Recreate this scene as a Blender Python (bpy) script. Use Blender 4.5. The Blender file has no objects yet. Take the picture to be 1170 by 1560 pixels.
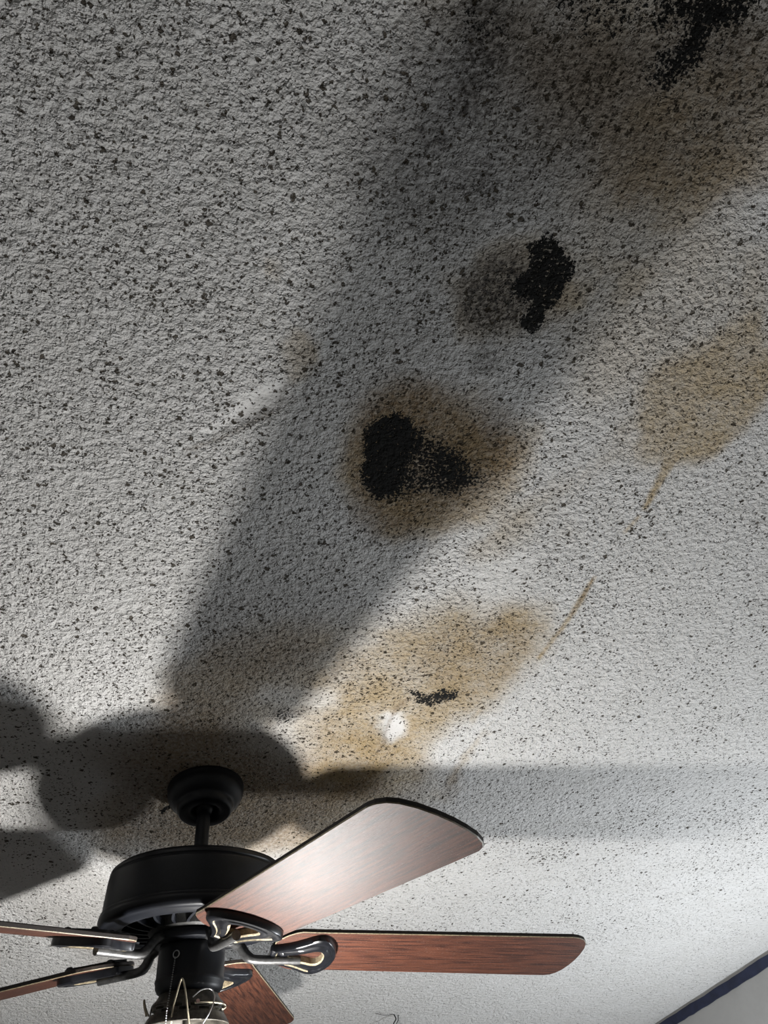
import bpy, bmesh, math
import numpy as np
from mathutils import Matrix, Vector

# ------------------------------------------------------------------ camera, world, exposure
Z0 = 1.95                                   # height of the fan's hub above the floor (m)
scene = bpy.context.scene
cam_d = bpy.data.cameras.new('camera')
cam_d.sensor_fit = 'VERTICAL'
cam_d.sensor_height = 36.0
cam_d.lens = 36.0 * 1124.146 / 1560.0
cam_d.clip_start = 0.02
cam = bpy.data.objects.new('camera', cam_d)
scene.collection.objects.link(cam)
R_ = Vector((0.97538376, -0.2058013, -0.07919817))
U_ = Vector((-0.08171204, -0.67090035, 0.73703179))
F_ = Vector((0.20481618, 0.71241739, 0.67120175))
cam.matrix_world = Matrix(((R_.x, U_.x, -F_.x, 0.0), (R_.y, U_.y, -F_.y, -1.3419971),
                           (R_.z, U_.z, -F_.z, Z0 - 0.3904252), (0, 0, 0, 1)))
scene.camera = cam

world = bpy.data.worlds.new('world')
scene.world = world
world.use_nodes = True
world.node_tree.nodes['Background'].inputs[0].default_value = (0.75, 0.85, 1.0, 1)
world.node_tree.nodes['Background'].inputs[1].default_value = 0.02

scene.view_settings.view_transform = 'Standard'
scene.view_settings.look = 'None'
scene.view_settings.gamma = 1.0
scene.view_settings.use_curve_mapping = False
scene.view_settings.exposure = 0.0

# a bare lamp standing low on the right, below the picture (fan frame: x, y, z from the hub)
ld = bpy.data.lights.new('room_lamp', 'POINT')
ld.energy = 48.0
ld.color = (0.90, 0.95, 1.0)
ld.shadow_soft_size = 0.05
lamp = bpy.data.objects.new('room_lamp', ld)
scene.collection.objects.link(lamp)
lamp.location = (1.45, 0.27, Z0 - 0.85)

# the lit bulb of the fan's light kit (fan frame) and its radiant intensity
BULB_AT, BULB_R, BULB_I = (0.088, -0.05, -0.407), 0.024, 1.75

# ------------------------------------------------------------------ helpers
COL = scene.collection
def mesh(name, verts, faces, mats, smooth=False, parent=None, mi=None):
    me = bpy.data.meshes.new(name)
    me.from_pydata([tuple(map(float, v)) for v in verts], [], [tuple(int(i) for i in f) for f in faces])
    if not isinstance(mats, (list, tuple)): mats = [mats]
    for m in mats: me.materials.append(m)
    if mi is not None: me.polygons.foreach_set('material_index', mi)
    bm = bmesh.new(); bm.from_mesh(me)
    bmesh.ops.remove_doubles(bm, verts=bm.verts, dist=1e-6)
    bmesh.ops.recalc_face_normals(bm, faces=bm.faces)
    bm.to_mesh(me); bm.free()
    if smooth:
        me.polygons.foreach_set('use_smooth', [True] * len(me.polygons))
        me.set_sharp_from_angle(angle=math.radians(smooth if smooth > 1 else 40))
    o = bpy.data.objects.new(name, me)
    COL.objects.link(o)
    if parent is not None: o.parent = parent
    return o

def join(*parts):
    V, Fc, M = [], [], []
    for p in parts:
        v, f = p[0], p[1]
        k = len(V); V += [tuple(a) for a in v]; Fc += [tuple(i + k for i in q) for q in f]
        M += [p[2] if len(p) > 2 else 0] * len(f)
    return V, Fc, M

def lathe(prof, seg=64, axis_o=(0, 0, 0), close=True):
    """prof: (radius, z) from top to bottom"""
    V, Fc = [], []
    n = len(prof)
    for i in range(seg):
        a = 2 * math.pi * i / seg
        for r, z in prof: V.append((axis_o[0] + r * math.cos(a), axis_o[1] + r * math.sin(a), axis_o[2] + z))
    for i in range(seg):
        j = (i + 1) % seg
        for k in range(n - 1): Fc.append((i * n + k, j * n + k, j * n + k + 1, i * n + k + 1))
    if close:
        for k, flip in ((0, False), (n - 1, True)):
            if prof[k][0] > 1e-5: Fc.append(tuple(i * n + k for i in range(seg)))
    return V, Fc

def tube(pts, rad, seg=10, flat=1.0, cap=True):
    pts = [Vector(p) for p in pts]
    rad = rad if isinstance(rad, (list, tuple)) else [rad] * len(pts)
    V, Fc = [], []
    ref = None
    for i, p in enumerate(pts):
        t = (pts[min(i + 1, len(pts) - 1)] - pts[max(i - 1, 0)]).normalized()
        if ref is None: ref = t.orthogonal().normalized()
        ref = (ref - t * ref.dot(t)).normalized()
        b = t.cross(ref)
        for k in range(seg):
            a = 2 * math.pi * k / seg
            V.append(p + rad[i] * (ref * math.cos(a) + b * math.sin(a) * flat))
    for i in range(len(pts) - 1):
        for k in range(seg):
            l = (k + 1) % seg
            Fc.append((i * seg + k, i * seg + l, (i + 1) * seg + l, (i + 1) * seg + k))
    if cap:
        Fc.append(tuple(range(seg))); Fc.append(tuple((len(pts) - 1) * seg + k for k in range(seg)))
    return V, Fc

def smoothpath(pts, n=6):
    """Catmull-Rom through the points"""
    P = [Vector(p) for p in pts]; P = [2 * P[0] - P[1]] + P + [2 * P[-1] - P[-2]]
    out = []
    for i in range(1, len(P) - 2):
        for k in range(n):
            t = k / n
            a, b, c, d = P[i - 1], P[i], P[i + 1], P[i + 2]
            out.append(0.5 * ((2 * b) + (c - a) * t + (2 * a - 5 * b + 4 * c - d) * t * t + (3 * b - a - 3 * c + d) * t ** 3))
    out.append(P[-2])
    return out

def box(x0, x1, y0, y1, z0, z1):
    V = [(x, y, z) for x in (x0, x1) for y in (y0, y1) for z in (z0, z1)]
    return V, [(0, 1, 3, 2), (4, 6, 7, 5), (0, 4, 5, 1), (2, 3, 7, 6), (0, 2, 6, 4), (1, 5, 7, 3)]

class NT:
    """small node-tree writer"""
    def __init__(s, name):
        s.m = bpy.data.materials.new(name); s.m.use_nodes = True
        s.t = s.m.node_tree; s.b = s.t.nodes['Principled BSDF']
        s.tc = s.t.nodes.new('ShaderNodeTexCoord')
    def n(s, kind, **kw):
        x = s.t.nodes.new('ShaderNode' + kind)
        for k, v in kw.items(): setattr(x, k, v)
        return x
    def set(s, sock, v):
        if hasattr(v, 'links') or hasattr(v, 'is_output'): s.t.links.new(v, sock)
        else: sock.default_value = v
    def math(s, op, a, b=0.0, c=0.0, clamp=False):
        x = s.n('Math', operation=op, use_clamp=clamp)
        for i, v in enumerate((a, b, c)): s.set(x.inputs[i], v)
        return x.outputs[0]
    def noise(s, vec, scale, detail=3.0, rough=0.55, out=0, dist=0.0):
        x = s.n('TexNoise'); s.set(x.inputs['Vector'], vec); x.inputs['Scale'].default_value = scale
        x.inputs['Detail'].default_value = detail; x.inputs['Roughness'].default_value = rough
        x.inputs['Distortion'].default_value = dist
        return x.outputs[out]
    def step(s, v, lo, hi, a=0.0, b=1.0):
        x = s.n('MapRange', interpolation_type='SMOOTHSTEP'); s.set(x.inputs[0], v)
        for i, q in zip((1, 2, 3, 4), (lo, hi, a, b)): s.set(x.inputs[i], q)
        return x.outputs[0]
    def mix(s, f, a, b):
        x = s.n('Mix', data_type='RGBA')
        s.set(x.inputs[0], f); s.set(x.inputs[6], a if not isinstance(a, tuple) else a + (1,))
        s.set(x.inputs[7], b if not isinstance(b, tuple) else b + (1,))
        return x.outputs[2]
    def bump(s, h, dist, strength=1.0, prev=None):
        x = s.n('Bump'); s.set(x.inputs['Height'], h); x.inputs['Distance'].default_value = dist
        x.inputs['Strength'].default_value = strength
        if prev is not None: s.t.links.new(prev, x.inputs['Normal'])
        return x.outputs[0]
    def out(s, color=None, rough=None, normal=None, metal=None, **kw):
        if color is not None: s.set(s.b.inputs['Base Color'], color if not isinstance(color, tuple) else color + (1,))
        if rough is not None: s.set(s.b.inputs['Roughness'], rough)
        if normal is not None: s.set(s.b.inputs['Normal'], normal)
        if metal is not None: s.set(s.b.inputs['Metallic'], metal)
        for k, v in kw.items(): s.set(s.b.inputs[k.replace('_', ' ')], v)
        return s.m

# ------------------------------------------------------------------ materials
def ceiling_material():
    t = NT('stained_popcorn_plaster'); P = t.tc.outputs['Object']
    at = t.n('Attribute', attribute_name='stain_a'); bt = t.n('Attribute', attribute_name='stain_b')
    sa = t.n('SeparateColor'); t.t.links.new(at.outputs['Color'], sa.inputs[0])
    sb = t.n('SeparateColor'); t.t.links.new(bt.outputs['Color'], sb.inputs[0])
    tan, brn, blk = sa.outputs[0], sa.outputs[1], sa.outputs[2]
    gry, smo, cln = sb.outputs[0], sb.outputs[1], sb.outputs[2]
    # relief of the sprayed plaster: soft lumps, crisp grain, small pits
    lump = t.noise(P, 95, 2, 0.5)
    grit = t.noise(P, 230, 3, 0.65)
    pit = t.step(t.noise(P, 130, 2, 0.6), 0.30, 0.44)
    h = t.math('ADD', t.math('MULTIPLY', lump, 1.25), t.math('ADD', t.math('MULTIPLY', grit, 0.75), t.math('MULTIPLY', pit, 0.45)))
    keep = t.math('MULTIPLY', t.math('SUBTRACT', 1.0, t.math('MULTIPLY', smo, 0.85)), t.math('SUBTRACT', 1.0, t.math('MULTIPLY', cln, 0.3)))
    # mould specks: three sizes, clustered
    clus = t.noise(P, 9, 2, 0.6)
    dens = t.math('SUBTRACT', 1.0, cln)
    def specks(scale, prob, rmin, rmax, seed, dn):
        ds = t.noise(P, scale * 2.2, 3, out=1)
        va = t.n('VectorMath', operation='MULTIPLY_ADD'); t.set(va.inputs[0], ds); va.inputs[1].default_value = (1.1 / scale,) * 3; t.set(va.inputs[2], P)
        vb = t.n('VectorMath', operation='ADD'); t.set(vb.inputs[0], va.outputs[0]); vb.inputs[1].default_value = (seed, seed * 2.3, 0)
        v = t.n('TexVoronoi'); t.set(v.inputs['Vector'], vb.outputs[0]); v.inputs['Scale'].default_value = scale
        sc = t.n('SeparateColor'); t.t.links.new(v.outputs['Color'], sc.inputs[0])
        p = t.math('MULTIPLY', t.math('MULTIPLY', t.step(clus, 0.32, 0.66, 0.45, 1.4), prob), dn)
        on = t.math('LESS_THAN', sc.outputs[0], p)
        r = t.math('ADD', t.math('MULTIPLY', t.math('POWER', sc.outputs[1], 1.6), rmax - rmin), rmin)
        q = t.math('DIVIDE', v.outputs['Distance'], r)
        return t.math('MULTIPLY', t.step(q, 0.70, 1.05, 1.0, 0.0), on)
    half = t.math('SUBTRACT', 1.0, t.math('MULTIPLY', cln, 0.45))
    sp = t.math('MAXIMUM', specks(78, 0.62, 0.13, 0.33, 0.0, dens), t.math('MAXIMUM', specks(122, 0.85, 0.15, 0.34, 3.1, dens), specks(205, 0.50, 0.18, 0.38, 7.7, half)))
    # colour
    cloud = t.noise(P, 14, 4, 0.6); fine = t.noise(P, 150, 3, 0.6)
    base = t.mix(cloud, (0.60, 0.585, 0.56), (0.70, 0.69, 0.68))
    tanm = t.math('MULTIPLY', t.math('MULTIPLY', tan, t.math('SUBTRACT', 1.0, smo)), t.step(t.math('ADD', cloud, t.math('MULTIPLY', fine, 0.5)), 0.4, 1.0, 0.55, 1.2), clamp=True)
    c = t.mix(tanm, base, (0.41, 0.31, 0.175))
    brm = t.math('MULTIPLY', brn, t.step(fine, 0.3, 0.7, 0.6, 1.2), clamp=True)
    c = t.mix(brm, c, (0.15, 0.092, 0.040))
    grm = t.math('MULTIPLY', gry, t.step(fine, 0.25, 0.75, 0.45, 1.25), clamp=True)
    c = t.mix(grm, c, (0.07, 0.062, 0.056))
    c = t.mix(t.math('MULTIPLY', sp, 0.93), c, (0.045, 0.034, 0.020))
    mn = t.math('ADD', t.math('MULTIPLY', t.noise(P, 260, 2, 0.6), 0.65), t.math('MULTIPLY', t.noise(P, 95, 3, 0.6), 0.35))
    ml = t.math('ADD', blk, t.math('MULTIPLY', t.math('SUBTRACT', mn, 0.5), 2.2))
    mold = t.math('MULTIPLY', t.step(ml, 0.50, 0.66), t.step(blk, 0.02, 0.2))
    c = t.mix(mold, c, (0.008, 0.0078, 0.007))
    h = t.math('ADD', t.math('MULTIPLY', h, keep), t.math('MULTIPLY', t.math('MAXIMUM', sp, mold), -0.6))
    nrm = t.bump(h, 0.0062, 1.0)
    return t.out(c, 0.92, nrm, **{'Specular_IOR_Level': 0.25})

def wood_material():
    t = NT('worn_mahogany_veneer')
    mp = t.n('Mapping'); t.t.links.new(t.tc.outputs['Object'], mp.inputs[0]); mp.inputs['Scale'].default_value = (1.0, 16.0, 16.0)
    g = t.noise(mp.outputs[0], 14, 5, 0.65, dist=0.4)
    mp2 = t.n('Mapping'); t.t.links.new(t.tc.outputs['Object'], mp2.inputs[0]); mp2.inputs['Scale'].default_value = (4.0, 90.0, 90.0)
    p = t.noise(mp2.outputs[0], 12, 3, 0.7)
    c = t.mix(t.step(g, 0.32, 0.68), (0.022, 0.0070, 0.0045), (0.105, 0.036, 0.019))
    c = t.mix(t.math('MULTIPLY', t.step(p, 0.56, 0.72), 0.5), c, (0.030, 0.009, 0.006))
    dust = t.noise(t.tc.outputs['Object'], 420, 2, 0.7)
    c = t.mix(t.math('MULTIPLY', t.step(dust, 0.60, 0.72), 0.35), c, (0.36, 0.30, 0.27))
    r = t.math('ADD', 0.42, t.math('MULTIPLY', p, 0.22))
    n = t.bump(p, 0.0006, 0.6)
    return t.out(c, r, n, **{'Specular_IOR_Level': 0.36})

def plain(name, col, rough, metal=0.0, mottling=0.25, scale=60.0, bump=0.0, spec=0.5, dust=0.0):
    t = NT(name); P = t.tc.outputs['Object']
    n = t.noise(P, scale, 4, 0.6)
    c = t.mix(t.step(n, 0.3, 0.7), tuple(x * (1 - mottling) for x in col), tuple(x * (1 + mottling) for x in col))
    if dust:
        d = t.noise(P, 260, 3, 0.7)
        c = t.mix(t.math('MULTIPLY', t.step(d, 0.60, 0.74), dust), c, (0.34, 0.32, 0.28))
    return t.out(c, t.math('ADD', rough - 0.06, t.math('MULTIPLY', n, 0.12)), t.bump(n, bump, 1.0) if bump else None, metal, Specular_IOR_Level=spec)

M_ceil = ceiling_material()
M_wood = wood_material()
M_edge = plain('blade_edge_dark', (0.018, 0.012, 0.009), 0.6, dust=0.25)
M_black = plain('black_painted_metal', (0.0045, 0.0055, 0.0085), 0.45, 0.0, 0.3, 40, 0.0, 0.38, 0.03)
M_iron = plain('pewter_blade_iron', (0.075, 0.075, 0.075), 0.38, 0.5, 0.35, 90, 0.0003, 0.6, 0.35)
M_plate = plain('black_iron_plate', (0.0055, 0.006, 0.008), 0.30, 0.0, 0.3, 90, 0.0, 0.5, 0.06)
M_worn = plain('worn_cream_edge', (0.24, 0.20, 0.13), 0.5, 0.0, 0.4, 200)
M_rib = plain('dusty_vent_metal', (0.035, 0.035, 0.034), 0.55, 0.1, 0.3, 90, 0.0, 0.35, 0.3)
M_brass = plain('tarnished_fitter_metal', (0.050, 0.046, 0.038), 0.42, 0.3, 0.5, 120, 0.0004, 0.5, 0.25)
M_cream = plain('cream_coated_wire', (0.50, 0.45, 0.33), 0.5, 0.0, 0.25, 120)
M_chain = plain('nickel_bead_chain', (0.55, 0.55, 0.55), 0.3, 1.0, 0.1)
M_wall = plain('matte_wall_paint', (0.30, 0.295, 0.285), 0.85, 0.0, 0.05, 12, 0.002, 0.3)
M_navy = plain('navy_border_paint', (0.013, 0.017, 0.040), 0.55, 0.0, 0.25, 30, 0.001, 0.4)
M_floor = plain('beige_carpet', (0.09, 0.083, 0.07), 0.95, 0.0, 0.2, 200, 0.004, 0.1)
M_web = plain('black_cobweb', (0.012, 0.012, 0.012), 0.9)
def bulb_material():
    t = NT('lit_bulb_glass')
    return t
def emit(name, strength):
    t = NT(name)
    t.b.inputs['Emission Color'].default_value = (1.0, 0.98, 0.95, 1)
    t.b.inputs['Emission Strength'].default_value = strength
    return t.m

# ------------------------------------------------------------------ ceiling (sloped), walls, floor
CC = Vector((0, 0, Z0 + 0.1595))
EU = Vector((0.99938806, 0.0, 0.03497858)); EV = Vector((0.00685583, 0.98060375, -0.1958808)); EN = EU.cross(EV)
def ceil_pt(u, v, w=0.0): return CC + EU * u + EV * v + EN * w
def ceil_z(x, y): return CC.z - ((x - CC.x) * EN.x + (y - CC.y) * EN.y) / EN.z

STAINS_AND_TINTS = [
    ('tan',0.66,0.0194,0.4,'0.510,-0.881 0.566,-0.915 0.605,-0.950 0.639,-0.993 0.711,-0.865 0.696,-0.817 0.673,-0.770 0.614,-0.748 0.576,-0.728 0.537,-0.756 0.532,-0.807'),
    ('tan',0.35,0.0140,0.3,'0.596,-0.853 0.676,-0.918 0.708,-0.862 0.696,-0.817 0.673,-0.770 0.614,-0.748 0.574,-0.769'),
    ('tan',0.45,0.0416,0.8,'0.358,-0.642 0.481,-0.751 0.510,-0.825 0.556,-0.809 0.558,-0.747 0.503,-0.692 0.430,-0.605 0.361,-0.557'),
    ('tan',0.80,0.0476,0.5,'0.161,-0.199 0.198,-0.329 0.262,-0.447 0.362,-0.471 0.476,-0.454 0.524,-0.412 0.515,-0.330 0.487,-0.263 0.430,-0.200 0.391,-0.103 0.358,-0.014 0.228,0.043 0.174,-0.090'),
    ('brn',0.16,0.0244,0.4,'0.313,-0.406 0.436,-0.439 0.522,-0.412 0.513,-0.330 0.482,-0.266 0.414,-0.214 0.339,-0.282'),
    ('brn',0.60,0.0340,0.6,'0.134,-0.759 0.158,-0.812 0.203,-0.835 0.281,-0.829 0.313,-0.805 0.375,-0.782 0.385,-0.732 0.371,-0.665 0.326,-0.616 0.234,-0.592 0.173,-0.617 0.137,-0.690'),
    ('tan',0.80,0.0283,0.6,'0.134,-0.759 0.158,-0.812 0.203,-0.835 0.281,-0.829 0.313,-0.805 0.375,-0.782 0.385,-0.732 0.371,-0.665 0.326,-0.616 0.234,-0.592 0.173,-0.617 0.137,-0.690'),
    ('brn',0.35,0.0213,0.8,'0.319,-0.786 0.366,-0.781 0.387,-0.742 0.371,-0.699 0.334,-0.712'),
    ('brn',0.25,0.0178,0.8,'0.151,-0.732 0.159,-0.808 0.223,-0.823 0.249,-0.780 0.192,-0.765 0.165,-0.723'),
    ('brn',0.40,0.0498,0.8,'-0.076,-0.340 0.065,-0.413 0.195,-0.417 0.198,-0.329 0.135,-0.233 -0.021,-0.158 -0.085,-0.250'),
    ('tan',0.50,0.0498,0.8,'-0.076,-0.340 0.065,-0.413 0.195,-0.417 0.198,-0.329 0.135,-0.233 -0.021,-0.158 -0.085,-0.250'),
    ('brn',0.55,0.0694,0.8,'-0.146,-0.135 -0.023,-0.201 0.174,-0.090 0.292,-0.027 0.356,0.039 0.214,0.238 -0.154,0.181'),
    ('tan',0.62,0.0693,0.8,'-0.146,-0.135 -0.023,-0.201 0.174,-0.090 0.332,-0.085 0.409,0.042 0.214,0.238 -0.154,0.181'),
    ('brn',0.35,0.0166,0.8,'0.360,0.029 0.356,0.038 0.341,0.045 0.318,0.048 0.292,0.046 0.268,0.041 0.251,0.032 0.244,0.023 0.248,0.014 0.263,0.007 0.285,0.004 0.311,0.006 0.335,0.011 0.353,0.019'),
    ('tan',0.50,0.0171,0.8,'0.231,-0.964 0.247,-0.992 0.300,-1.021 0.356,-1.021 0.381,-0.983 0.383,-0.944 0.354,-0.903 0.272,-0.894 0.242,-0.919'),
    ('brn',0.22,0.0142,0.8,'0.324,-1.020 0.365,-1.019 0.387,-0.969 0.366,-0.917 0.344,-0.906'),
    ('tan',0.42,0.0274,0.8,'0.324,-1.151 0.391,-1.185 0.501,-1.238 0.564,-1.125 0.499,-1.122 0.447,-1.059 0.382,-1.057 0.339,-1.091'),
    ('brn',0.28,0.0180,0.8,'0.372,-1.083 0.400,-1.094 0.429,-1.071 0.421,-1.052 0.386,-1.057'),
    ('brn',0.20,0.0186,0.8,'0.243,-1.183 0.331,-1.209 0.368,-1.170 0.333,-1.146 0.261,-1.146'),
    ('brn',0.22,0.0191,0.8,'0.431,-1.226 0.489,-1.258 0.522,-1.201 0.483,-1.171'),
    ('tan',0.38,0.0134,0.8,'0.475,-1.105 0.495,-1.115 0.511,-1.090 0.497,-1.059 0.467,-1.033 0.429,-1.042 0.440,-1.055 0.475,-1.070'),
    ('tan',0.30,0.0199,0.8,'0.420,-1.004 0.465,-1.017 0.491,-0.998 0.451,-0.969'),
    ('tan',0.30,0.0207,0.8,'0.547,-1.029 0.602,-1.059 0.639,-0.993 0.595,-0.970'),
    ('tan',0.45,0.0095,0.8,'0.046,-0.863 0.077,-0.883 0.099,-0.836 0.070,-0.816 0.053,-0.831'),
    ('tan',0.30,0.0084,0.8,'0.037,-0.946 0.036,-0.940 0.034,-0.936 0.030,-0.933 0.026,-0.933 0.022,-0.935 0.019,-0.938 0.018,-0.943 0.018,-0.948 0.020,-0.952 0.024,-0.955 0.028,-0.955 0.032,-0.954 0.035,-0.950'),
    ('tan',0.30,0.0742,0.8,'0.355,-1.046 0.561,-1.131 0.653,-0.969 0.509,-0.805 0.394,-0.886'),
    ('tan',0.80,0.0033,0.2,'0.595,-0.750 0.616,-0.755 0.608,-0.692 0.604,-0.661 0.596,-0.663 0.596,-0.699'),
    ('tan',0.70,0.0034,0.2,'0.595,-0.652 0.601,-0.652 0.592,-0.626 0.586,-0.614 0.583,-0.620'),
    ('brn',0.50,0.0025,0.2,'0.567,-0.532 0.571,-0.530 0.567,-0.475 0.561,-0.447 0.556,-0.451 0.562,-0.482'),
    ('tan',0.85,0.0040,0.2,'0.566,-0.523 0.571,-0.530 0.569,-0.472 0.559,-0.420 0.550,-0.388 0.538,-0.340 0.532,-0.345 0.543,-0.397 0.552,-0.435'),
    ('tan',0.40,0.0082,0.8,'0.488,-0.177 0.499,-0.166 0.483,-0.091 0.471,-0.019 0.470,0.023 0.457,0.014 0.466,-0.081'),
    ('tan',0.40,0.0060,0.8,'0.463,-0.228 0.471,-0.221 0.461,-0.155 0.451,-0.155'),
    ('brn',0.35,0.0137,0.8,'0.454,-0.051 0.471,-0.061 0.478,0.046 0.465,0.079 0.456,0.056'),
    ('brn',0.15,0.0134,0.8,'0.387,-0.064 0.425,-0.052 0.417,0.076 0.374,0.062'),
    ('blk',0.80,0.0131,0.7,'0.154,-0.722 0.160,-0.756 0.179,-0.767 0.197,-0.780 0.217,-0.786 0.244,-0.773 0.243,-0.744 0.222,-0.726 0.209,-0.712 0.222,-0.681 0.215,-0.654 0.191,-0.655 0.177,-0.675 0.167,-0.701'),
    ('blk',0.44,0.0215,0.6,'0.197,-0.736 0.245,-0.760 0.314,-0.736 0.363,-0.692 0.313,-0.667 0.241,-0.650 0.204,-0.653'),
    ('blk',0.40,0.0137,0.8,'0.311,-0.704 0.311,-0.692 0.307,-0.682 0.299,-0.676 0.288,-0.675 0.277,-0.680 0.269,-0.689 0.264,-0.701 0.263,-0.712 0.268,-0.722 0.276,-0.728 0.286,-0.729 0.297,-0.725 0.306,-0.716'),
    ('blk',0.33,0.0289,0.8,'0.165,-0.771 0.226,-0.805 0.288,-0.764 0.378,-0.710 0.339,-0.640 0.228,-0.621 0.172,-0.651'),
    ('blk',0.72,0.0078,1.2,'0.310,-1.005 0.330,-1.014 0.353,-1.019 0.365,-0.998 0.367,-0.975 0.364,-0.955 0.354,-0.934 0.351,-0.905 0.330,-0.910 0.325,-0.942 0.308,-0.959 0.313,-0.981'),
    ('blk',0.30,0.0110,0.8,'0.302,-1.003 0.356,-1.021 0.375,-0.967 0.355,-0.899 0.320,-0.903'),
    ('gry',0.85,0.0156,0.4,'0.238,-0.965 0.265,-0.994 0.307,-1.000 0.331,-0.961 0.329,-0.929 0.327,-0.908 0.270,-0.902 0.248,-0.927'),
    ('blk',0.40,0.0155,0.8,'0.246,-0.966 0.278,-0.992 0.309,-0.993 0.326,-0.937 0.316,-0.916 0.267,-0.914'),
    ('blk',0.58,0.0172,0.8,'0.377,-1.180 0.393,-1.218 0.402,-1.243 0.428,-1.263 0.453,-1.249 0.436,-1.224 0.434,-1.197 0.408,-1.173'),
    ('blk',0.42,0.0185,0.8,'0.376,-1.177 0.377,-1.217 0.388,-1.256 0.458,-1.274 0.466,-1.232 0.444,-1.200 0.408,-1.165'),
    ('blk',0.46,0.0154,0.8,'0.259,-1.238 0.478,-1.278 0.489,-1.258 0.413,-1.234 0.358,-1.230 0.311,-1.205'),
    ('gry',0.70,0.0175,0.8,'0.172,-1.217 0.223,-1.226 0.232,-1.186 0.217,-1.142 0.188,-1.126 0.187,-1.168'),
    ('blk',0.42,0.0103,0.8,'0.176,-1.213 0.217,-1.225 0.224,-1.201 0.201,-1.165 0.186,-1.173'),
    ('gry',0.55,0.0152,0.8,'0.200,-1.104 0.199,-1.097 0.195,-1.091 0.188,-1.087 0.179,-1.085 0.170,-1.087 0.163,-1.091 0.160,-1.098 0.160,-1.105 0.165,-1.111 0.172,-1.115 0.181,-1.116 0.189,-1.114 0.196,-1.110'),
    ('blk',0.36,0.0101,0.8,'0.196,-1.103 0.195,-1.098 0.192,-1.093 0.186,-1.090 0.179,-1.089 0.172,-1.090 0.166,-1.093 0.164,-1.098 0.164,-1.104 0.168,-1.108 0.174,-1.111 0.181,-1.113 0.188,-1.111 0.193,-1.108'),
    ('gry',0.45,0.0122,0.8,'0.253,-1.060 0.252,-1.055 0.245,-1.050 0.235,-1.047 0.223,-1.045 0.212,-1.045 0.203,-1.048 0.200,-1.052 0.201,-1.057 0.208,-1.061 0.218,-1.065 0.230,-1.066 0.241,-1.066 0.249,-1.064'),
    ('blk',0.40,0.0095,0.8,'0.250,-1.059 0.249,-1.056 0.243,-1.052 0.234,-1.049 0.223,-1.048 0.213,-1.048 0.206,-1.049 0.202,-1.052 0.204,-1.056 0.210,-1.059 0.219,-1.062 0.230,-1.064 0.240,-1.064 0.247,-1.062'),
    ('gry',0.40,0.0119,0.8,'0.311,-0.867 0.310,-0.862 0.307,-0.857 0.300,-0.854 0.292,-0.853 0.284,-0.855 0.278,-0.858 0.274,-0.863 0.275,-0.869 0.279,-0.873 0.285,-0.876 0.293,-0.877 0.301,-0.876 0.308,-0.872'),
    ('blk',0.40,0.0076,0.8,'0.305,-0.867 0.305,-0.863 0.303,-0.860 0.299,-0.858 0.295,-0.858 0.290,-0.859 0.287,-0.861 0.285,-0.865 0.285,-0.868 0.287,-0.871 0.291,-0.873 0.295,-0.873 0.300,-0.872 0.303,-0.870'),
    ('gry',0.25,0.0171,0.8,'0.531,-0.946 0.534,-0.935 0.531,-0.925 0.524,-0.920 0.514,-0.918 0.503,-0.922 0.493,-0.930 0.486,-0.940 0.484,-0.951 0.486,-0.960 0.493,-0.965 0.503,-0.967 0.514,-0.963 0.524,-0.956'),
    ('blk',0.72,0.0099,0.8,'0.317,-0.266 0.343,-0.266 0.362,-0.257 0.379,-0.269 0.416,-0.256 0.417,-0.239 0.391,-0.235 0.371,-0.218 0.343,-0.223'),
    ('blk',0.48,0.0096,0.8,'0.078,-0.207 0.114,-0.220 0.161,-0.216 0.151,-0.185 0.113,-0.179'),
    ('gry',0.45,0.0110,0.8,'0.078,-0.207 0.114,-0.220 0.161,-0.216 0.151,-0.185 0.113,-0.179'),
    ('gry',0.55,0.0575,0.8,'0.089,-1.217 0.480,-1.288 0.517,-1.224 0.418,-1.142 0.335,-1.057 0.224,-1.020 0.154,-1.004 0.110,-1.093'),  # broad soft grey patch that darkens the near end of the ceiling
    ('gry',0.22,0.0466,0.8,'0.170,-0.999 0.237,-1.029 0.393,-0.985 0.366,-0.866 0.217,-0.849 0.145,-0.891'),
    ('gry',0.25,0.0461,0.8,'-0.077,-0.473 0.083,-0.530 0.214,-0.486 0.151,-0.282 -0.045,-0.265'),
    ('brn',0.38,0.0516,0.8,'0.171,-1.232 0.480,-1.288 0.569,-1.133 0.447,-1.059 0.362,-1.068 0.228,-1.141'),
    ('tan',0.50,0.0516,0.8,'0.171,-1.232 0.480,-1.288 0.569,-1.133 0.447,-1.059 0.362,-1.068 0.228,-1.141'),
    ('brn',0.55,0.0021,0.2,'-0.052,-0.710 -0.010,-0.732 0.050,-0.775 0.052,-0.772 -0.009,-0.729 -0.051,-0.706'),
    ('brn',0.50,0.0037,0.2,'0.306,-0.218 0.328,-0.249 0.331,-0.244 0.313,-0.206 0.305,-0.161 0.310,-0.124 0.301,-0.086 0.296,-0.090 0.305,-0.128 0.301,-0.165'),
    ('blk',0.90,0.0046,0.3,'-0.080,0.069 -0.072,0.057 -0.058,0.046 -0.058,0.058 -0.072,0.070 -0.076,0.078'),
    ('smo',1.00,0.0118,0.5,'0.282,-0.189 0.296,-0.211 0.326,-0.206 0.348,-0.173 0.336,-0.139 0.312,-0.124 0.290,-0.153'),
    ('smo',0.90,0.0117,0.4,'-0.041,-0.720 0.004,-0.774 0.054,-0.818 0.064,-0.798 0.036,-0.759'),
    ('smo',0.50,0.0186,0.4,'0.058,-0.249 0.108,-0.281 0.207,-0.266 0.203,-0.216 0.114,-0.223'),
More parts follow.
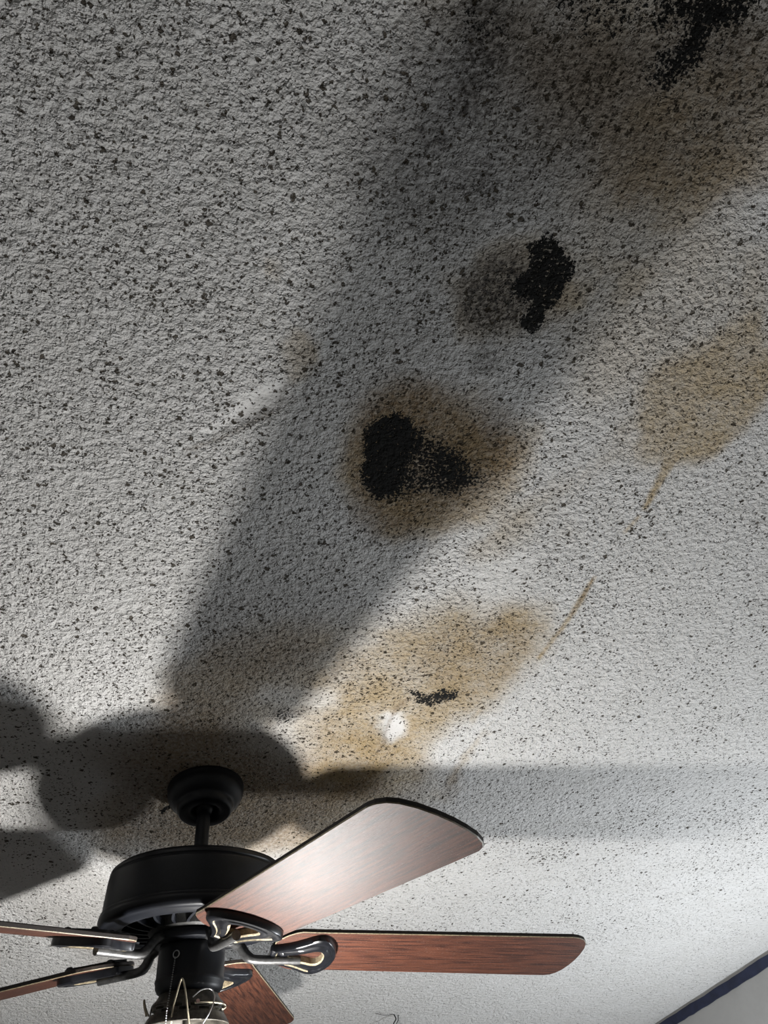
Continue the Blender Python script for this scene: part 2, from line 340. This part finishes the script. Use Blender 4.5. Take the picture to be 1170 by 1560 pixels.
    ('smo',0.50,0.0362,0.8,'0.357,-0.492 0.422,-0.560 0.487,-0.524 0.454,-0.454 0.399,-0.452'),
    ('cln',0.55,0.0868,0.8,'0.742,-0.848 0.623,-0.730 0.564,-0.528 0.538,-0.333 0.445,-0.140 0.387,0.063 0.541,0.242 1.445,0.205'),
    ('cln',0.75,0.1008,0.8,'-0.423,0.180 -0.177,0.179 0.138,0.137 0.633,0.250 1.482,0.265 1.772,0.735 1.022,0.699 -0.462,0.470'),
    ('cln',1.00,0.1543,0.8,'-0.485,0.466 1.022,0.699 1.696,0.612 2.567,1.334 3.416,3.071 -0.811,1.432'),
    ('cln',0.50,0.0301,0.8,'0.279,-0.206 0.354,-0.214 0.357,-0.084 0.296,-0.006 0.188,-0.071 0.269,-0.162'),
]

def value_noise(x, y, freq, seed):
    x = x * freq + 57.3 + seed * 11.7; y = y * freq + 91.1 + seed * 5.3
    xi, yi = np.floor(x).astype(int), np.floor(y).astype(int)
    fx, fy = x - xi, y - yi; fx = fx * fx * (3 - 2 * fx); fy = fy * fy * (3 - 2 * fy)
    def hsh(a, b):
        q = np.sin(a * 127.1 + b * 311.7 + seed * 74.7) * 43758.5453
        return q - np.floor(q)
    return (hsh(xi, yi) * (1 - fx) + hsh(xi + 1, yi) * fx) * (1 - fy) + (hsh(xi, yi + 1) * (1 - fx) + hsh(xi + 1, yi + 1) * fx) * fy

def build_ceiling():
    us = np.concatenate([np.linspace(-2.9, -0.7, 12)[:-1], np.arange(-0.7, 1.9, 0.004), np.linspace(1.9, 3.2, 8)])
    vs = np.concatenate([np.linspace(-2.4, -1.45, 6)[:-1], np.arange(-1.45, 1.6, 0.004), np.linspace(1.6, 3.6, 10)])
    U, V = np.meshgrid(us, vs, indexing='ij'); nu, nv = U.shape
    lay = {k: np.zeros(U.shape) for k in ('tan', 'brn', 'blk', 'gry', 'smo', 'cln')}
    for si, (L, s, soft, rough, pts) in enumerate(STAINS_AND_TINTS):
        P = np.array([[float(q) for q in w.split(',')] for w in pts.split()])
        if len(P) >= 5 and soft > 0.006 and L != 'blk':          # round the corners
            for _ in range(2):
                Q = np.roll(P, -1, 0); P = np.stack([P * 0.75 + Q * 0.25, P * 0.25 + Q * 0.75], 1).reshape(-1, 2)
        pad = soft * 2.5 + 0.02
        iu = np.where((us > P[:, 0].min() - pad) & (us < P[:, 0].max() + pad))[0]
        iv = np.where((vs > P[:, 1].min() - pad) & (vs < P[:, 1].max() + pad))[0]
        if not len(iu) or not len(iv): continue
        sl = (slice(iu[0], iu[-1] + 1), slice(iv[0], iv[-1] + 1))
        X, Y = U[sl], V[sl]
        wob = np.zeros(X.shape)
        for o, (fr, am) in enumerate(((0.35 / soft, 1.2), (0.9 / soft, 0.6), (2.2 / soft, 0.3))):
            wob += (value_noise(X, Y, min(fr, 90), si * 3 + o) - 0.5) * am
        d2 = np.full(X.shape, 1e9); ins = np.zeros(X.shape, bool)
        for i in range(len(P)):
            a, b = P[i - 1], P[i]; e = b - a
            tt = np.clip(((X - a[0]) * e[0] + (Y - a[1]) * e[1]) / (e @ e + 1e-12), 0, 1)
            d2 = np.minimum(d2, (X - a[0] - tt * e[0]) ** 2 + (Y - a[1] - tt * e[1]) ** 2)
            cr = (a[1] > Y) != (b[1] > Y)
            ins ^= cr & (X < (b[0] - a[0]) * (Y - a[1]) / (b[1] - a[1] + 1e-12) + a[0])
        sd = np.sqrt(d2) * np.where(ins, 1, -1)
        m = np.clip((sd + wob * soft * 2 * rough) / (2 * soft) + 0.5, 0, 1); m = m * m * (3 - 2 * m) * s
        lay[L][sl] = 1 - (1 - lay[L][sl]) * (1 - m)
    verts = np.stack([U, V, np.zeros_like(U)], 2).reshape(-1, 3)
    idx = np.arange(nu * nv).reshape(nu, nv)
    q = np.stack([idx[:-1, :-1], idx[:-1, 1:], idx[1:, 1:], idx[1:, :-1]], 2).reshape(-1, 4)   # faces look down
    me = bpy.data.meshes.new('ceiling')
    me.vertices.add(len(verts)); me.vertices.foreach_set('co', verts.ravel())
    me.loops.add(q.size); me.loops.foreach_set('vertex_index', q.ravel().astype(np.int32))
    me.polygons.add(len(q)); me.polygons.foreach_set('loop_start', np.arange(0, q.size, 4, dtype=np.int32))
    me.update(calc_edges=True)
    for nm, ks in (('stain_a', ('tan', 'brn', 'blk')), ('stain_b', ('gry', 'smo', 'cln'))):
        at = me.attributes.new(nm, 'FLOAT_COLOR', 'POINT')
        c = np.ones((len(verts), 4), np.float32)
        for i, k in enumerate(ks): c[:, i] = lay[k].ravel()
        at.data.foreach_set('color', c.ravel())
    me.materials.append(M_ceil)
    o = bpy.data.objects.new('ceiling', me); COL.objects.link(o)
    o.matrix_world = Matrix(((EU.x, EV.x, EN.x, CC.x), (EU.y, EV.y, EN.y, CC.y), (EU.z, EV.z, EN.z, CC.z), (0, 0, 0, 1)))
    o['kind'] = 'structure'
    return o
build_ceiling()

# the right-hand wall runs along WD through WA; the room is a rectangle in that direction
WA = Vector((1.69821, 0.89746)); WD = Vector((-0.3080632, 0.9513659)); WN = Vector((-0.9513659, -0.3080632))
def room(a, b): return WA + WD * a + WN * b          # a along the wall, b into the room
A0, A1, B1 = -2.9, 1.9, 3.4
def wall(name, p, q, nrm, th=0.10):
    n = Vector(nrm) * -th
    V = []
    for s in (Vector((0, 0)), n):
        for w in (p, q):
            V.append((w.x + s.x, w.y + s.y, 0)); V.append((w.x + s.x, w.y + s.y, ceil_z(w.x + s.x, w.y + s.y)))
    o = mesh(name, V, [(0, 1, 3, 2), (4, 6, 7, 5), (0, 4, 5, 1), (2, 3, 7, 6), (1, 5, 7, 3), (0, 2, 6, 4)], M_wall)
    o['kind'] = 'structure'; return o
wall('wall_right', room(A0, 0), room(A1, 0), WN)
wall('wall_left', room(A0, B1), room(A1, B1), -WN)
wall('wall_back', room(A1, 0), room(A1, B1), -WD)
wall('wall_front', room(A0, 0), room(A0, B1), WD)
fl = [room(a, b) for a, b in ((A0, 0), (A1, 0), (A1, B1), (A0, B1))]
o = mesh('floor', [(p.x, p.y, z) for z in (0, -0.05) for p in fl], [(0, 1, 2, 3), (4, 5, 6, 7), (0, 1, 5, 4), (1, 2, 6, 5), (2, 3, 7, 6), (3, 0, 4, 7)], M_floor)
o['kind'] = 'structure'
# navy border under the ceiling, edges a little ragged
rng = np.random.default_rng(4)
N = 220; V = []; Fc = []
for i in range(N + 1):
    a = A0 + 0.005 + (A1 - A0 - 0.01) * i / N
    up = 0.0085 + 0.0012 * math.sin(a * 9) + rng.normal() * 0.0006; lo = 0.0355 + 0.0015 * math.sin(a * 7 + 1) + rng.normal() * 0.0008
    for b in (0.0, 0.0035):
        p = room(a, b); z = ceil_z(p.x, p.y)
        V += [(p.x, p.y, z - up), (p.x, p.y, z - lo)]
for i in range(N):
    k = i * 4; l = k + 4
    Fc += [(k + 2, k + 3, l + 3, l + 2), (k, k + 2, l + 2, l), (k + 1, l + 1, l + 3, k + 3), (k, l, l + 1, k + 1)]
Fc += [(0, 1, 3, 2), (N * 4, N * 4 + 2, N * 4 + 3, N * 4 + 1)]
o = mesh('trim_1', V, Fc, M_navy); o['kind'] = 'structure'

# ------------------------------------------------------------------ ceiling fan
fan = bpy.data.objects.new('ceiling_fan', None); COL.objects.link(fan)
fan.location = CC
fan['label'] = 'black ceiling fan with five reddish wood blades and a light kit without shades'
fan['category'] = 'ceiling fan'
H = Vector((0, 0, -0.1595))                           # hub origin in the fan's own frame
def part(name, vf, mats, smooth=40, parent=fan, mi=None):
    o = mesh(name, vf[0], vf[1], mats, smooth, parent, mi)
    if parent is fan: o.location = H
    return o

# canopy follows the sloped ceiling
can = part('canopy', lathe([(0.0660, 0.0), (0.0668, -0.002), (0.0668, -0.0055), (0.0655, -0.008), (0.0660, -0.011), (0.0652, -0.018), (0.0620, -0.0255),
    (0.0565, -0.031), (0.0520, -0.034), (0.0497, -0.0355), (0.0485, -0.037), (0.0478, -0.041), (0.0465, -0.046), (0.0445, -0.0492), (0.0415, -0.0505), (0.0300, -0.0505),
    (0.0255, -0.0490), (0.0215, -0.0440), (0.0195, -0.040), (0.0195, 0.0)], 72, close=False), M_black, 50)
can.location = (0, 0, 0); can.rotation_euler = Matrix((EU, EV, EN)).transposed().to_euler()
part('hanger_ball', lathe([(0.004, 0.146), (0.012, 0.143), (0.018, 0.135), (0.0192, 0.128), (0.018, 0.120), (0.0125, 0.113), (0.004, 0.110)], 32), M_black)
part('downrod', lathe([(0.0118, 0.118), (0.0118, 0.022), (0.016, 0.021), (0.016, 0.008)], 28), M_black)

# motor housing: drum with rounded shoulders and a rolled lower lip
part('motor_housing', lathe([(0.016, 0.0175), (0.110, 0.0175), (0.128, 0.0170), (0.1345, 0.0155), (0.1385, 0.0120), (0.1396, 0.0085), (0.1398, 0.0065), (0.1384, 0.0050), (0.1384, 0.0035), (0.1402, 0.0020), (0.1408, 0.0),
    (0.1415, -0.010), (0.1425, -0.030), (0.1430, -0.0470), (0.1428, -0.0490), (0.1452, -0.0500), (0.1462, -0.0520), (0.1458, -0.0545), (0.1470, -0.0560), (0.1474, -0.0595), (0.1462, -0.0635), (0.1445, -0.0680), (0.1420, -0.0700),
    (0.1385, -0.0708), (0.1340, -0.0700), (0.1310, -0.0712), (0.1240, -0.0735), (0.1180, -0.0740), (0.1120, -0.0725), (0.1085, -0.0690), (0.1085, -0.0600)], 96, close=False), M_black, 45)
hub_in = part('motor_core', lathe([(0.100, -0.010), (0.104, -0.020), (0.104, -0.050), (0.098, -0.056), (0.074, -0.058), (0.072, -0.066), (0.070, -0.0745), (0.064, -0.078), (0.060, -0.0795)], 64), M_rib, 40)
hs = bpy.data.objects['motor_housing']
rib0 = None
for k in range(22):                                   # vent ribs between hub and lip
    a = 2 * math.pi * k / 22
    if rib0 is None:
        V = []
        secs = ((0.069, 0.0020, -0.0665, -0.0745, 0.0), (0.080, 0.0021, -0.0660, -0.0742, 0.0022), (0.090, 0.0022, -0.0655, -0.0738, 0.0058), (0.1000, 0.0023, -0.0648, -0.0728, 0.0105), (0.1090, 0.0024, -0.0640, -0.0715, 0.0160))
        for r, w, z0, z1, y in secs:
            V += [(r, y - w, z0), (r, y + w, z0), (r, y + w, z1), (r, y - w, z1)]
        Fc = [(0, 1, 2, 3), (16, 19, 18, 17)] + [(i + j, i + (j + 1) % 4, i + 4 + (j + 1) % 4, i + 4 + j) for i in (0, 4, 8, 12) for j in range(4)]
        rib0 = mesh('vent_rib', V, Fc, M_black, 0, hs); o = rib0
    else:
        o = rib0.copy(); COL.objects.link(o); o.parent = hs
    o.rotation_euler = (0, 0, a)
part('flywheel', lathe([(0.058, -0.0785), (0.0640, -0.0795), (0.0650, -0.0850), (0.0635, -0.0905), (0.0585, -0.0925), (0.046, -0.0930)], 64), M_black)
part('switch_housing', lathe([(0.046, -0.0925), (0.0490, -0.0935), (0.0503, -0.0960), (0.0505, -0.1010), (0.0505, -0.1360), (0.0512, -0.1372), (0.0518, -0.1400), (0.0512, -0.1428),
    (0.0505, -0.1440), (0.0500, -0.1490), (0.0470, -0.1540), (0.0430, -0.1565), (0.0350, -0.1570)], 72), M_black)

# blades: outline measured in metres along (r) and across (s) the blade
def blade_outline():
    side = lambda r: 0.0690 * (1 + 0.2737 * (r - 0.45))
    lo = [(0.1235, -0.012), (0.1265, -0.028), (0.1340, -0.0415), (0.1440, -0.0530), (0.1540, -0.0605), (0.1640, -0.0645)]
    pts = [(r, s) for r, s in lo]
    pts += [(r, -side(r)) for r in (0.19, 0.30, 0.40, 0.50, 0.58, 0.625)]
    pts += [(0.6370, -0.0700), (0.6480, -0.0640), (0.6560, -0.0530), (0.6615, -0.0340), (0.6630, -0.0120), (0.6620, 0.0100), (0.6585, 0.0300), (0.6530, 0.0480), (0.6455, 0.0610), (0.6370, 0.0685), (0.6260, 0.0718)]
    pts += [(r, side(r)) for r in (0.58, 0.50, 0.40, 0.30, 0.19)]
    pts += [(r, -s) for r, s in reversed(lo)]
    return pts
def blade_mesh(th=0.0065, ch=0.0011):
    P = blade_outline(); n = len(P)
    cen = Vector((0.39, 0.0))
    def inset(q, d):
        i = P.index(q); a, b = Vector(P[i - 1]), Vector(P[(i + 1) % n]); t = (b - a).normalized()
        return Vector(q) + Vector((-t.y, t.x)) * d
    V = []
    for z, d in ((0.0, ch), (ch, 0.0), (th - ch, 0.0), (th, ch)):
        for q in P:
            w = inset(q, d); V.append((w.x, w.y, z))
    Fc = [tuple(range(n - 1, -1, -1)), tuple(range(3 * n, 4 * n))]; mi = [0, 0]
    for l in range(3):
        for i in range(n):
            j = (i + 1) % n
            Fc.append((l * n + i, l * n + j, (l + 1) * n + j, (l + 1) * n + i)); mi.append(2 if l == 0 else 1)
    return V, Fc, mi
def iron_mesh():
    n = 56; outer, inner = [], []
    # shield-shaped plate with a teardrop opening; corners in (r, s)
    oc = smoothpath([(0.2275, 0, 0), (0.2235, 0.025, 0), (0.2130, 0.046, 0), (0.1990, 0.0575, 0), (0.1860, 0.0560, 0), (0.1700, 0.0440, 0), (0.1500, 0.0310, 0), (0.1300, 0.0235, 0), (0.1210, 0.0210, 0), (0.1205, 0.0, 0)], 4)
    ic = smoothpath([(0.2060, 0, 0), (0.2050, 0.0100, 0), (0.2000, 0.0190, 0), (0.1920, 0.0205, 0), (0.1840, 0.0175, 0), (0.1740, 0.0135, 0), (0.1650, 0.0110, 0), (0.1580, 0.0092, 0), (0.1520, 0.0070, 0), (0.1500, 0.0, 0)], 4)
    def full(c): return [(p.x, p.y) for p in c] + [(p.x, -p.y) for p in reversed(c[1:-1])]
    O, I = full(oc), full(ic); m = len(O)
    def mv(Q, P, f): return [(q[0] + (p[0] - q[0]) * f, q[1] + (p[1] - q[1]) * f) for q, p in zip(Q, P)]
    rings = [(O, 0.0), (O, -0.0085), (mv(O, I, 0.07), -0.0105), (mv(O, I, 0.30), -0.0108), (mv(O, I, 0.36), -0.0092), (mv(O, I, 0.52), -0.0092), (mv(O, I, 0.58), -0.0108), (mv(O, I, 0.90), -0.0105), (I, -0.0088), (I, 0.0)]
    V = [(q[0], q[1], z - 0.0002) for R, z in rings for q in R]; Fc = []; mi = []
    prong = lambda i: O[i][0] < 0.195
    for l in range(len(rings)):
        k = (l + 1) % len(rings)
        for i in range(m):
            j = (i + 1) % m
            Fc.append((l * m + i, l * m + j, k * m + j, k * m + i)); mi.append((1, 1, 1, 2 if prong(i) else 1, 1, 1, 1, 2, 2, 1)[l])
    rod = tube(smoothpath([(0.050, 0, 0.0130), (0.062, 0, 0.0125), (0.074, 0, 0.0060), (0.083, 0, -0.0060), (0.094, 0, -0.0125), (0.115, 0, -0.0135), (0.140, 0, -0.0130), (0.170, 0, -0.0125)], 4), [0.0085] * 8 + [0.0078] * 8 + [0.0068] * 13, 12)
    # clamp plate on top of the blade
    tp = [(q[0], q[1], z) for z in (0.0067, 0.0105) for q in mv(O, [(0.175, 0)] * m, 0.18)]
    tf = [tuple(range(m)), tuple(range(m, 2 * m))] + [(i, (i + 1) % m, m + (i + 1) % m, m + i) for i in range(m)]
    VV, FF, _ = join((V, Fc), rod, (tp, tf))
    return VV, FF, mi + [0] * len(rod[1]) + [1] * len(tf)
def screw_mesh(r, z, up):
    s = 1 if up else -1
    return lathe([(0.0052, z), (0.0052, z + s * 0.0012), (0.0040, z + s * 0.0028), (0.0018, z + s * 0.0034)], 14)
PHI = [-1.20185 + 2 * math.pi * k / 5 for k in range(5)]
PITCH, DROOP, ZB = -0.19242, -0.04221, -0.09639
protos = {}
for k, a in enumerate(PHI):
    er = Vector((math.cos(a), math.sin(a), DROOP)).normalized(); et = Vector((-math.sin(a), math.cos(a), 0))
    e2 = et * math.cos(PITCH) + Vector((0, 0, 1)) * math.sin(PITCH)
    e2 = (e2 - er * e2.dot(er)).normalized(); e3 = er.cross(e2)
    mw = Matrix(((er.x, e2.x, e3.x, 0), (er.y, e2.y, e3.y, 0), (er.z, e2.z, e3.z, ZB + H.z), (0, 0, 0, 1)))
    def inst(name, maker, parent, **kw):
        if name not in protos:
            o = maker(); protos[name] = o
        else:
            o = protos[name].copy(); COL.objects.link(o)
        o.parent = parent; return o
    bv = blade_mesh(); im = iron_mesh()
    b = inst('blade', lambda: mesh('blade', bv[0], bv[1], [M_wood, M_edge, M_worn], 0, None, bv[2]), fan); b.matrix_local = mw
    ir = inst('blade_iron', lambda: mesh('blade_iron', im[0], im[1], [M_iron, M_plate, M_worn], 45, None, im[2]), fan); ir.matrix_local = mw
    for i, (r, s) in enumerate(((0.200, -0.034), (0.200, 0.034), (0.150, 0.0))):
        sc = inst('screw', lambda: mesh('screw', *screw_mesh(0.005, 0.0105, True), M_black, 40), ir); sc.location = (r, s, 0)

# light kit: neck, perforated collar, bent wire shade clips
part('light_fitter', lathe([(0.036, -0.1565), (0.0430, -0.1570), (0.0445, -0.1600), (0.0470, -0.1640), (0.0520, -0.1690), (0.0532, -0.1725), (0.0500, -0.1728), (0.0380, -0.1735)], 56), M_brass)
def collar():
    n, rows = 84, [(0.0530, -0.1725), (0.0534, -0.1752), (0.0537, -0.1785), (0.0539, -0.1796), (0.0542, -0.1832), (0.0545, -0.1850)]
    V = []; Fc = []
    for r, z in rows:
        for i in range(n):
            a = 2 * math.pi * i / n; V.append((r * math.cos(a), r * math.sin(a), z))
    for l in range(len(rows) - 1):
        for i in range(n):
            if l == 1 and i % 7 in (1, 2, 3, 4): continue
            if l == 3 and i % 7 in (4, 5, 6, 0): continue
            j = (i + 1) % n; Fc.append((l * n + i, l * n + j, (l + 1) * n + j, (l + 1) * n + i))
    return V, Fc
c_ = part('perforated_collar', collar(), M_brass, 60)
sm = c_.modifiers.new('thick', 'SOLIDIFY'); sm.thickness = 0.0008
part('fitter_flange', lathe([(0.0548, -0.1845), (0.0570, -0.1870), (0.0595, -0.1915), (0.0618, -0.1950), (0.0622, -0.1968), (0.0608, -0.1975), (0.0580, -0.1925), (0.0550, -0.1880), (0.0535, -0.1850)], 64), M_brass)
part('added_reflector_disc', lathe([(0.012, -0.1738), (0.0515, -0.1738), (0.0520, -0.1744), (0.0515, -0.1750), (0.012, -0.1750)], 48), M_cream)  # added pale disc, meant to brighten what shows through the collar holes
def ang(a, r, z): return (r * math.cos(math.radians(a)), r * math.sin(math.radians(a)), z)
wires = [
    [ang(-112, 0.056, -0.200), ang(-109, 0.062, -0.184), ang(-105, 0.064, -0.165), ang(-101, 0.065, -0.149), ang(-98, 0.066, -0.150), ang(-94, 0.067, -0.165), ang(-90, 0.066, -0.185), ang(-86, 0.062, -0.204)],
    [ang(-84, 0.058, -0.170), ang(-74, 0.062, -0.162), ang(-62, 0.062, -0.160), ang(-56, 0.062, -0.163), ang(-54, 0.063, -0.172), ang(-60, 0.064, -0.188), ang(-68, 0.062, -0.202)],
    [ang(-80, 0.0560, -0.1765), ang(-60, 0.0575, -0.1755), ang(-35, 0.0590, -0.1755), ang(-24, 0.0600, -0.178), ang(-34, 0.061, -0.183)],
    [ang(170, 0.056, -0.180), ang(172, 0.062, -0.168), ang(176, 0.064, -0.160), ang(180, 0.063, -0.168), ang(184, 0.058, -0.182)],
    [ang(50, 0.056, -0.200), ang(52, 0.063, -0.180), ang(56, 0.065, -0.158), ang(60, 0.065, -0.166), ang(64, 0.060, -0.200)],
]
for i, w in enumerate(wires):
    part('wire_clip', tube(smoothpath(w, 5), 0.0013 if i != 1 else 0.0009, 8), M_cream if i != 1 else M_chain)
part('fitter_screw', tube([ang(-76, 0.053, -0.1745), ang(-76, 0.0575, -0.1745)], 0.0028, 12), M_chain)
# pull chain with its eyelet
eye = []
ea = math.radians(-116)
c0 = Vector((0.0525 * math.cos(ea), 0.0525 * math.sin(ea), -0.1120)); tx = Vector((-math.sin(ea), math.cos(ea), 0))
for k in range(25):
    t = 2 * math.pi * k / 24; eye.append(c0 + tx * 0.0048 * math.cos(t) + Vector((0, 0, 0.0048 * math.sin(t))))
pc = part('pull_chain', tube([c0 + Vector((0.002 * math.cos(ea), 0.002 * math.sin(ea), -0.004 - 0.0001 * i)) for i in range(2)], 0.0012, 6), M_chain)
part('eyelet', tube(eye, 0.0009, 8), M_chain, parent=pc)
bp = []
for k in range(70):
    z = c0.z - 0.0065 - 0.0030 * k; f = 0.002 + 0.010 * min(1.0, k / 22)
    bp.append(lathe([(0.0002, 0.0011), (0.0008, 0.0008), (0.00115, 0), (0.0008, -0.0008), (0.0002, -0.0011)], 8, (c0.x + f * math.cos(ea), c0.y + f * math.sin(ea), z)))
ch = part('bead', join(*bp), M_chain, parent=pc); ch['kind'] = 'stuff'
# the lit bulb stands upright in a socket on a curved arm below the fitter
P = Vector(BULB_AT); d = Vector((P.x, P.y, 0)).normalized()
part('lamp_arm', tube(smoothpath([Vector((0, 0, -0.170)), Vector((0, 0, -0.250)), Vector((0, 0, -0.400)), d * 0.006 + Vector((0, 0, -0.470)), d * 0.040 + Vector((0, 0, -0.505)), d * 0.085 + Vector((0, 0, -0.500)), Vector((P.x, P.y, -0.482))], 5), 0.006, 10), M_brass)
part('lamp_socket', lathe([(0.012, -0.030), (0.0165, -0.0305), (0.0185, -0.033), (0.0185, -0.055), (0.016, -0.066), (0.008, -0.080)], 24, P), M_black)
g = []
for q in range(13):
    t = math.pi * q / 12; g.append((max(0.0005, BULB_R * math.sin(t)), BULB_R * 1.2 * math.cos(t)))
part('bulb', lathe(g, 24, P), emit('lit_bulb', BULB_I / (math.pi * BULB_R ** 2)), 80)

# ------------------------------------------------------------------ small things hanging from the ceiling
def on_ceil(u, v, w): return ceil_pt(u, v, w)
cw = bpy.data.objects.new('cobweb', None); COL.objects.link(cw); cw.location = ceil_pt(0.563, 1.113)
cw['label'] = 'dusty black cobweb strand dangling from the ceiling below the right blade'; cw['category'] = 'cobweb'
def strand(pts, r): return mesh('strand', *tube(smoothpath(pts, 5), r, 6), M_web, 60, cw)
strand([(0, 0, 0), (0.004, -0.004, -0.012), (-0.004, -0.006, -0.024), (0.003, -0.004, -0.034), (0.006, -0.006, -0.050), (0.007, -0.006, -0.075)], 0.0016)
strand([(0.012, 0, -0.002), (0.011, -0.002, -0.014), (0.004, -0.004, -0.026), (0.010, -0.004, -0.036), (0.018, 0.0, -0.044)], 0.0010)
strand([(0, 0, 0), (-0.030, -0.020, -0.004), (-0.060, -0.030, 0.0)], 0.0006)
